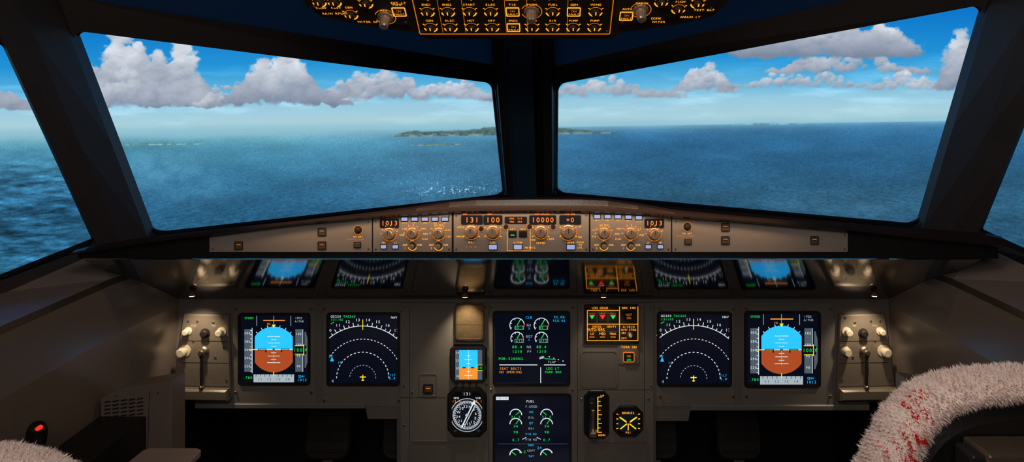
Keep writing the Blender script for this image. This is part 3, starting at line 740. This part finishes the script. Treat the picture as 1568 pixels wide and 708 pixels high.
# downlights under glareshield
def dl(x,y,z,power,tx,ty,tz,size=80):
    b=B('downlight'); b.m=Matrix.Translation((x,y,z+ZC))@Matrix.Rotation(math.pi,4,'X')
    b.lathe(0,0,[(.008,-.007),(.008,.0),(.0065,.001)],'metal',16); b.disc(0,0,.006,.002,'lamp',16); b.build()
    L=bpy.data.lights.new('downlight_lamp','SPOT'); L.energy=power; L.color=(1,.80,.56); L.spot_size=math.radians(size); L.spot_blend=.9; L.shadow_soft_size=.006
    o=bpy.data.objects.new('downlight_lamp',L); o.location=(x,y,z+ZC-.006)
    o.rotation_euler=(Vector((tx,ty,tz))-Vector((x,y,z))).to_track_quat('-Z','Y').to_euler(); scene.collection.objects.link(o)
dl(-.155,1.70,-.430,1.8,-.155,1.765,-.60)
dl(.19,1.70,-.430,.8,.21,1.77,-.62)
dl(-.83,1.69,-.425,1.7,-.85,1.76,-.62)
dl(.86,1.69,-.425,1.7,.86,1.76,-.62)

# ---------------------------------------------------------------- overhead panel
b=B('overhead_panel',OV)
hous=[(474,-40),(484,12),(500,27),(560,40),(640,52),(652,61),(938,61),(950,52),(1030,40),(1085,27),(1100,10),(1112,-40)]
b.prism([(474,OY(-160))]+[(x,OY(y)) for x,y in hous]+[(1112,OY(-160))],-70,-2,'ovhframe',0)
b.prism([(x,OY(y)) for x,y in ((641,-150),(641,50),(936,50),(936,-150))],-2,3,'ovh',1)
b.prism([(x,OY(y)) for x,y in ((492,-150),(492,14),(632,39),(632,-150))],-2,3,'ovh',1)
b.prism([(x,OY(y)) for x,y in ((945,-150),(945,39),(1084,16),(1084,-150))],-2,3,'ovh',1)
words=['ENG1','FUEL','PUMP','HOT','AIR','PACK','BAT','GEN','APU','ELEC','HYD','BLUE','ENG2','COND','RAM','XBLD','WING','START','CABIN','TEMP','MODE','SEL','AUTO','OFF','FLOW','TIE']
def osw(x,y,kind):
    yy=OY(y)
    if kind=='r':
        b.arc(x,yy+1,9.5,2.0,188,352,3.5,'amber',14); b.arc(x,yy+1,9.5,1.0,20,160,3.5,'amberd',10)
        b.lathe(x,yy+1,[(6.5,3),(6,9),(5,10)],'dknob',16); b.line(x,yy+1,x,yy-5,1.6,10.2,'amber')
        b.line(x-11,yy-7,x-8.5,yy-5,1.2,3.5,'amber'); b.line(x+11,yy-7,x+8.5,yy-5,1.2,3.5,'amber')
    elif kind=='s':
        b.frame(x-10,yy-8,x+10,yy+10,1.3,3,4,'amber',1.5); b.prism(rrect(x,yy+1,15,13,1),3,5,'black',.5); b.text('ON',x,yy-2,4,5.2,'amberd'); b.text('FAULT',x,yy+4,3.4,5.2,'amber')
    elif kind=='k':
        b.lathe(x,yy,[(12,3),(11.5,6),(8,7),(7,22),(5.5,24)],'knob',24,-.05); b.arc(x,yy,15,1.2,200,520,3.5,'amberd')
    w=random.choice(words); b.text(w,x,yy-14,3.8,3.5,'amber')
cols=[(662,'r'),(692,'r'),(724,'r'),(755,'r'),(787,'s'),(815,'r'),(846,'r'),(877,'s'),(909,'r')]
for row,y in enumerate((41,18,-5,-28,-51)):
    for x,kd in cols:
        kk='r'
        if kd=='s' and (row%2==1 or x==787): kk='s'
        if row==1 and x==815: kk='k'
        osw(x,y-2,kk)
for x in (673,708,770,802,862): b.line(x+6,OY(-150),x+6,OY(47),.6,3.4,'amberd')
b.frame(643,OY(-140),934,OY(50),1.2,3,3.6,'amberd',2)
for x,y,kd in ((508,2,'r'),(530,2,'r'),(548,20,'r'),(575,4,'r'),(598,24,'k'),(620,16,'s'),(510,-22,'r'),(540,-22,'r'),(570,-22,'r'),(620,-14,'s'),(975,14,'k'),(955,22,'s'),(1003,2,'r'),(1030,12,'r'),(1056,4,'r'),(975,-24,'r'),(1010,-24,'r'),(1050,-24,'r')): osw(x,y,kd)
for t,x,y in (('RAIN RPLNT',525,19),('WIPER OFF',572,31),('SLOW  FAST',518,11),('EXT LT',622,4),('DOME',1000,26),('WIPER',1005,31),('ANNUN LT',1050,24),('TEST BRT',1068,14)): b.text(t,x,OY(y),4.0,3.5,'amber')
for x,y in ((648,46),(929,46),(498,9),(626,32),(951,32),(1078,12)): b.lathe(x,OY(y),[(2.2,3),(2,4)],'metal',10)
b.build()

# ---------------------------------------------------------------- side consoles with vents
for sg in (-1,1):
    b=B('side_console',MG); X=(lambda x:x) if sg<0 else (lambda x:1636+18-x)
    pl=[(154,612),(178,598),(262,584),(262,800),(154,800)]
    if sg>0: pl=[(X(x),y) for x,y in reversed(pl)]
    b.prism(pl,-40,0,'side',1)
    for r in range(13):
        for c in range(5):
            x0=160+c*12.5; y0=610+r*5.8+(4-c)*1.2
            b.line(X(x0),y0+2,X(x0+9.5),y0,2.2,.3,'matte')
    b.line(X(229),600,X(226),708,.8,.4,'seam')
    for x,y in ((242,602),(236,690),(178,606)): b.lathe(X(x),y,[(2,0),(1.8,1)],'metal',10)
    x0,x1=(-.898,-.80) if sg<0 else (.84,.93)
    pts=[W3(x0,1.445,-.62),W3(x1,1.445,-.62),W3(x1,1.17,-.635),W3(x0,1.17,-.635)]
    low=[Vector((p.x,p.y,0.02)) for p in pts]
    b.add(pts+low,[(0,1,2,3),(0,4,5,1),(1,5,6,2),(2,6,7,3),(3,7,4,0)],'black'); b.build()
# sidestick
def skinned(name,chain,rad,m):
    me=bpy.data.meshes.new(name); me.from_pydata([tuple(c) for c in chain],[(i,i+1) for i in range(len(chain)-1)],[])
    o=bpy.data.objects.new(name,me); scene.collection.objects.link(o)
    md=o.modifiers.new('skin','SKIN'); me.skin_vertices[0].data[0].use_root=True
    for i,r in enumerate(rad): me.skin_vertices[0].data[i].radius=(r,r)
    o.modifiers.new('sub','SUBSURF').levels=2; o.modifiers['sub'].render_levels=2
    me.materials.append(M[m]); return o
for sx in (-.868,.895):
    root=bpy.data.objects.new('sidestick',None); root.location=(sx,1.21,ZC-.63); scene.collection.objects.link(root)
    bpy.context.view_layer.update()
    a=skinned('grip',[(sx,1.21,ZC-.632),(sx,1.215,ZC-.60),(sx+.003,1.22,ZC-.575),(sx+.006,1.22,ZC-.55),(sx+.014,1.21,ZC-.532)],[.03,.016,.017,.018,.015],'black')
    b=B('trigger_button'); b.m=Matrix.Translation((sx+.026,1.194,ZC-.534))@Matrix.Rotation(math.radians(90),4,'X'); b.lathe(0,0,[(.004,-.008),(.0035,0),(.0025,.002)],'red',12); c=b.build()
    for o in (a,c): o.parent=root; o.matrix_parent_inverse=root.matrix_world.inverted()
# rudder pedals
for cxp in (-.58,-.36,.36,.60):
    b=B('rudder_pedal'); b.m=Matrix.Translation((cxp,1.98,ZC-.88))@Matrix.Rotation(math.radians(75),4,'X')
    b.prism(rrect(0,0,.13,.17,.03),0,.018,'dknob',.006)
    for i in range(5): b.prism(rrect(0,-.06+i*.03,.10,.008,.003),.018,.024,'bezel')
    b.prism([(-.015,.08),(.015,.08),(.015,.26),(-.015,.26)],-.02,0,'metal'); b.build()
# centre pedestal
b=B('centre_pedestal')
P0=[W3(-.26,1.72,-.93),W3(.26,1.72,-.93),W3(.26,.75,-.90),W3(-.26,.75,-.90)]
b.add(P0+[Vector((p.x,p.y,0.0)) for p in P0],[(0,1,2,3),(0,4,5,1),(1,5,6,2),(2,6,7,3),(3,7,4,0)],'panel')
for i in range(2):
    for j in range(5):
        x=-.13+.26*i; y=.85+.16*j; b.add([W3(x-.1,y-.06,-.898),W3(x+.1,y-.06,-.898),W3(x+.1,y+.06,-.90),W3(x-.1,y+.06,-.90)],[(0,1,2,3)],'ovh')
b.build()
b=B('folding_table'); b.m=Matrix.Translation((-.655,1.25,ZC-.612)); b.prism(rrect(0,0,.11,.08,.012),-.012,0,'ledge',.003); b.prism(rrect(0,0,.02,.03,.004),-.12,-.012,'metal'); b.build()

# ---------------------------------------------------------------- sheepskin seats
def seat(sg,dx,dz,seed):
    rng=np.random.RandomState(seed)
    half=[(.32,-.78),(.335,-.62),(.355,-.48),(.372,-.40),(.390,-.352),(.406,-.310),(.432,-.282),(.47,-.268),(.52,-.263)]
    path=half+[(.57,-.262)]+[(1.14-x,z) for x,z in reversed(half)]
    P=[]
    for i in range(len(path)-1):
        for j in range(6):
            t=j/6.0; p0=path[max(i-1,0)];p1=path[i];p2=path[i+1];p3=path[min(i+2,len(path)-1)]
            P.append(tuple(0.5*((2*p1[q])+(-p0[q]+p2[q])*t+(2*p0[q]-5*p1[q]+4*p2[q]-p3[q])*t*t+(-p0[q]+3*p1[q]-3*p2[q]+p3[q])*t**3) for q in (0,1)))
    P.append(path[-1]); P=np.array(P)
    T=np.gradient(P,axis=0); T/=np.linalg.norm(T,axis=1)[:,None]; N=np.stack([-T[:,1],T[:,0]],-1)
    if N[len(N)//2,1]<0: N=-N
    def S(i,a,extra=0.0):
        i=np.asarray(i); fi=np.clip(i,0,len(P)-1.001); k0=fi.astype(int); f=(fi-k0)[...,None]
        p=P[k0]*(1-f)+P[k0+1]*f; nn=N[k0]*(1-f)+N[k0+1]*f
        zz=p[...,1]; r=.013+.013*np.clip((-.275-zz)/.08,0,1)
        r=r*(1+.07*np.sin(fi*1.3)+.05*np.sin(fi*2.9+1))
        ra=(r+extra)*np.cos(a); rb=(.036+extra)*np.sin(a)
        x=p[...,0]+nn[...,0]*ra; z=p[...,1]+nn[...,1]*ra; y=.74+rb
        return np.stack([sg*x+dx,y,z+dz+ZC],-1)
    b=B('wool_cover'); n=28; m=len(P)
    I,A_=np.meshgrid(np.arange(m),np.linspace(0,2*np.pi,n,endpoint=False),indexing='ij')
    V=S(I.ravel().astype(float),A_.ravel(),0)+rng.normal(0,.0008,(m*n,3))
    b.add([tuple(v) for v in V],[(i*n+j,i*n+(j+1)%n,(i+1)*n+(j+1)%n,(i+1)*n+j) for i in range(m-1) for j in range(n)],'wool',True)
    nf=110000; ii=rng.uniform(0,m-1.01,nf); aa=rng.uniform(0,2*np.pi,nf)
    p0=S(ii,aa,-.001); nrm=S(ii,aa,.01)-S(ii,aa,0); nrm/=np.linalg.norm(nrm,axis=1)[:,None]
    # short curly fleece: tufts lean together
    clump=np.stack([np.sin(ii*9.1+aa*17),np.cos(ii*8.7-aa*19),np.sin(ii*11.9+aa*15)],-1)
    tip=p0+nrm*rng.uniform(.002,.0045,(nf,1))+clump*.0024+rng.normal(0,.0008,(nf,3))
    sd=np.cross(nrm,rng.normal(0,1,(nf,3))); sd/=np.linalg.norm(sd,axis=1)[:,None]; sd*=.0007
    fv=np.stack([p0-sd,p0+sd,tip],1).reshape(-1,3)
    segs=[(.412,-.264,.421,-.252,.0040),(.405,-.270,.409,-.283,.0022),(.398,-.278,.402,-.291,.0022),(.391,-.290,.396,-.302,.0022),(.385,-.298,.390,-.312,.0022),(.379,-.310,.384,-.325,.0022),(.370,-.316,.376,-.332,.0022),(.399,-.300,.405,-.306,.0028),(.372,-.340,.378,-.354,.0022),(.365,-.334,.369,-.350,.002),(.386,-.318,.392,-.324,.0026)]
    lx=(p0[:,0]-dx)*sg; lz=p0[:,2]-dz-ZC; hit=np.zeros(nf,bool)
    for x0,z0,x1,z1,hw in segs:
        x0+=.008; x1+=.008; z0-=.008; z1-=.008
        ax,az=x1-x0,z1-z0; tt=np.clip(((lx-x0)*ax+(lz-z0)*az)/(ax*ax+az*az),0,1)
        hit|=(np.hypot(lx-x0-tt*ax,lz-z0-tt*az)<hw)&(p0[:,1]<.74)
    if sg<0: hit[:]=False
    base=len(b.v); wool=[(3*q,3*q+1,3*q+2) for q in np.nonzero(~hit)[0]]
    b.add([tuple(v) for v in fv],wool,'wool')
    i=b.mi('woolred')
    for q in np.nonzero(hit)[0]: b.f.append((base+3*int(q),base+3*int(q)+1,base+3*int(q)+2)); b.fm.append(i); b.sm.append(False)
    root=bpy.data.objects.new('pilot_seat',None); root.location=(sg*.57+dx,.74,ZC-.6); scene.collection.objects.link(root); bpy.context.view_layer.update()
    b.build(root)
    s=B('back_shell'); inner=[tuple(P[q]-N[q]*.003) for q in range(0,m,2)]
    ring=[]
    for kx,yy in ((1,.735),(.97,.715),(.93,.71),(.5,.715)):
        ring.append([Vector((sg*(.57+(x-.57)*kx)+dx,yy,(-.6+(z+.6)*kx)+dz+ZC)) for x,z in inner])
    q=len(inner)
    for l in range(3): s.add(ring[l]+ring[l+1],[(a,a+1,q+a+1,q+a) for a in range(q-1)],'seatshell',True)
    s.add(ring[3],[tuple(range(q))],'seatshell')
    front=[Vector((sg*x+dx,.775,z+dz+ZC)) for x,z in inner]; s.add(front,[tuple(range(q))],'wool')
    s.build(root)
    h=B('frame_hardware')
    def bx(x0,x1,y0,y1,z0,z1,mm):
        xs=sorted((sg*x0+dx,sg*x1+dx)); v=[Vector((x,y,z+dz+ZC)) for z in (z0,z1) for y in (y0,y1) for x in xs]
        h.add(v,[(0,2,3,1),(4,5,7,6),(0,1,5,4),(2,6,7,3),(0,4,6,2),(1,3,7,5)],mm)
    bx(.450,.69,.665,.708,-.322,-.305,'metal'); bx(.465,.675,.655,.67,-.338,-.328,'metal'); bx(.475,.49,.655,.708,-.60,-.32,'bezel'); bx(.65,.665,.655,.708,-.60,-.32,'bezel'); bx(.437,.452,.67,.70,-.36,-.308,'bezel'); bx(.50,.64,.67,.708,-.50,-.37,'gold')
    h.build(root,bevel=.003)
    c=B('seat_cushion'); c.m=Matrix.Translation((sg*.57+dx,.95,.42)); c.prism(rrect(0,0,.44,.40,.07),-.02,.13,'wool',.03); c.prism(rrect(0,0,.28,.30,.02),-.42,-.02,'seatshell'); c.build(root)
seat(1,.030,-.018,1)
seat(-1,-.062,-.104,2)

build_screen()

# ---------------------------------------------------------------- lighting
def area(name,loc,target,size,power,col,sy=None):
    L=bpy.data.lights.new(name,'AREA'); L.energy=power; L.color=col; L.size=size
    if sy: L.shape='RECTANGLE'; L.size_y=sy
    o=bpy.data.objects.new(name,L); o.location=loc; o.rotation_euler=(Vector(target)-Vector(loc)).to_track_quat('-Z','Y').to_euler(); scene.collection.objects.link(o)
area('cabin_fill_light',(0,-.55,ZC+.55),(0,1.8,ZC-.5),.7,5.6,(1,.91,.82))  # added fill behind the eye, no fixture; brightens the panel faces
area('sidewall_fill_light',(0,.45,ZC+.50),(0,1.0,ZC-.8),.5,5.0,(1,.87,.76))  # added overhead fill, no fixture; lifts the side walls and seats
area('glareshield_flood_light',(0,1.400,ZC-.165),(0,1.452,ZC-.25),1.1,.7,(1,.62,.34),.012)
w=bpy.data.worlds.new('dark_simulator_hall'); scene.world=w; w.use_nodes=True
w.node_tree.nodes['Background'].inputs[0].default_value=(.02,.03,.045,1); w.node_tree.nodes['Background'].inputs[1].default_value=.3

cam=bpy.data.cameras.new('camera'); co=bpy.data.objects.new('camera',cam); scene.collection.objects.link(co)
co.location=(CX,0,ZC); co.rotation_euler=(math.radians(90),0,0)
cam.sensor_width=36; cam.lens=36*1045/1568.0
cam.shift_x=-(838-784)/1568.0; cam.shift_y=-(354-190)/1568.0
cam.clip_start=.02; cam.clip_end=50
scene.camera=co
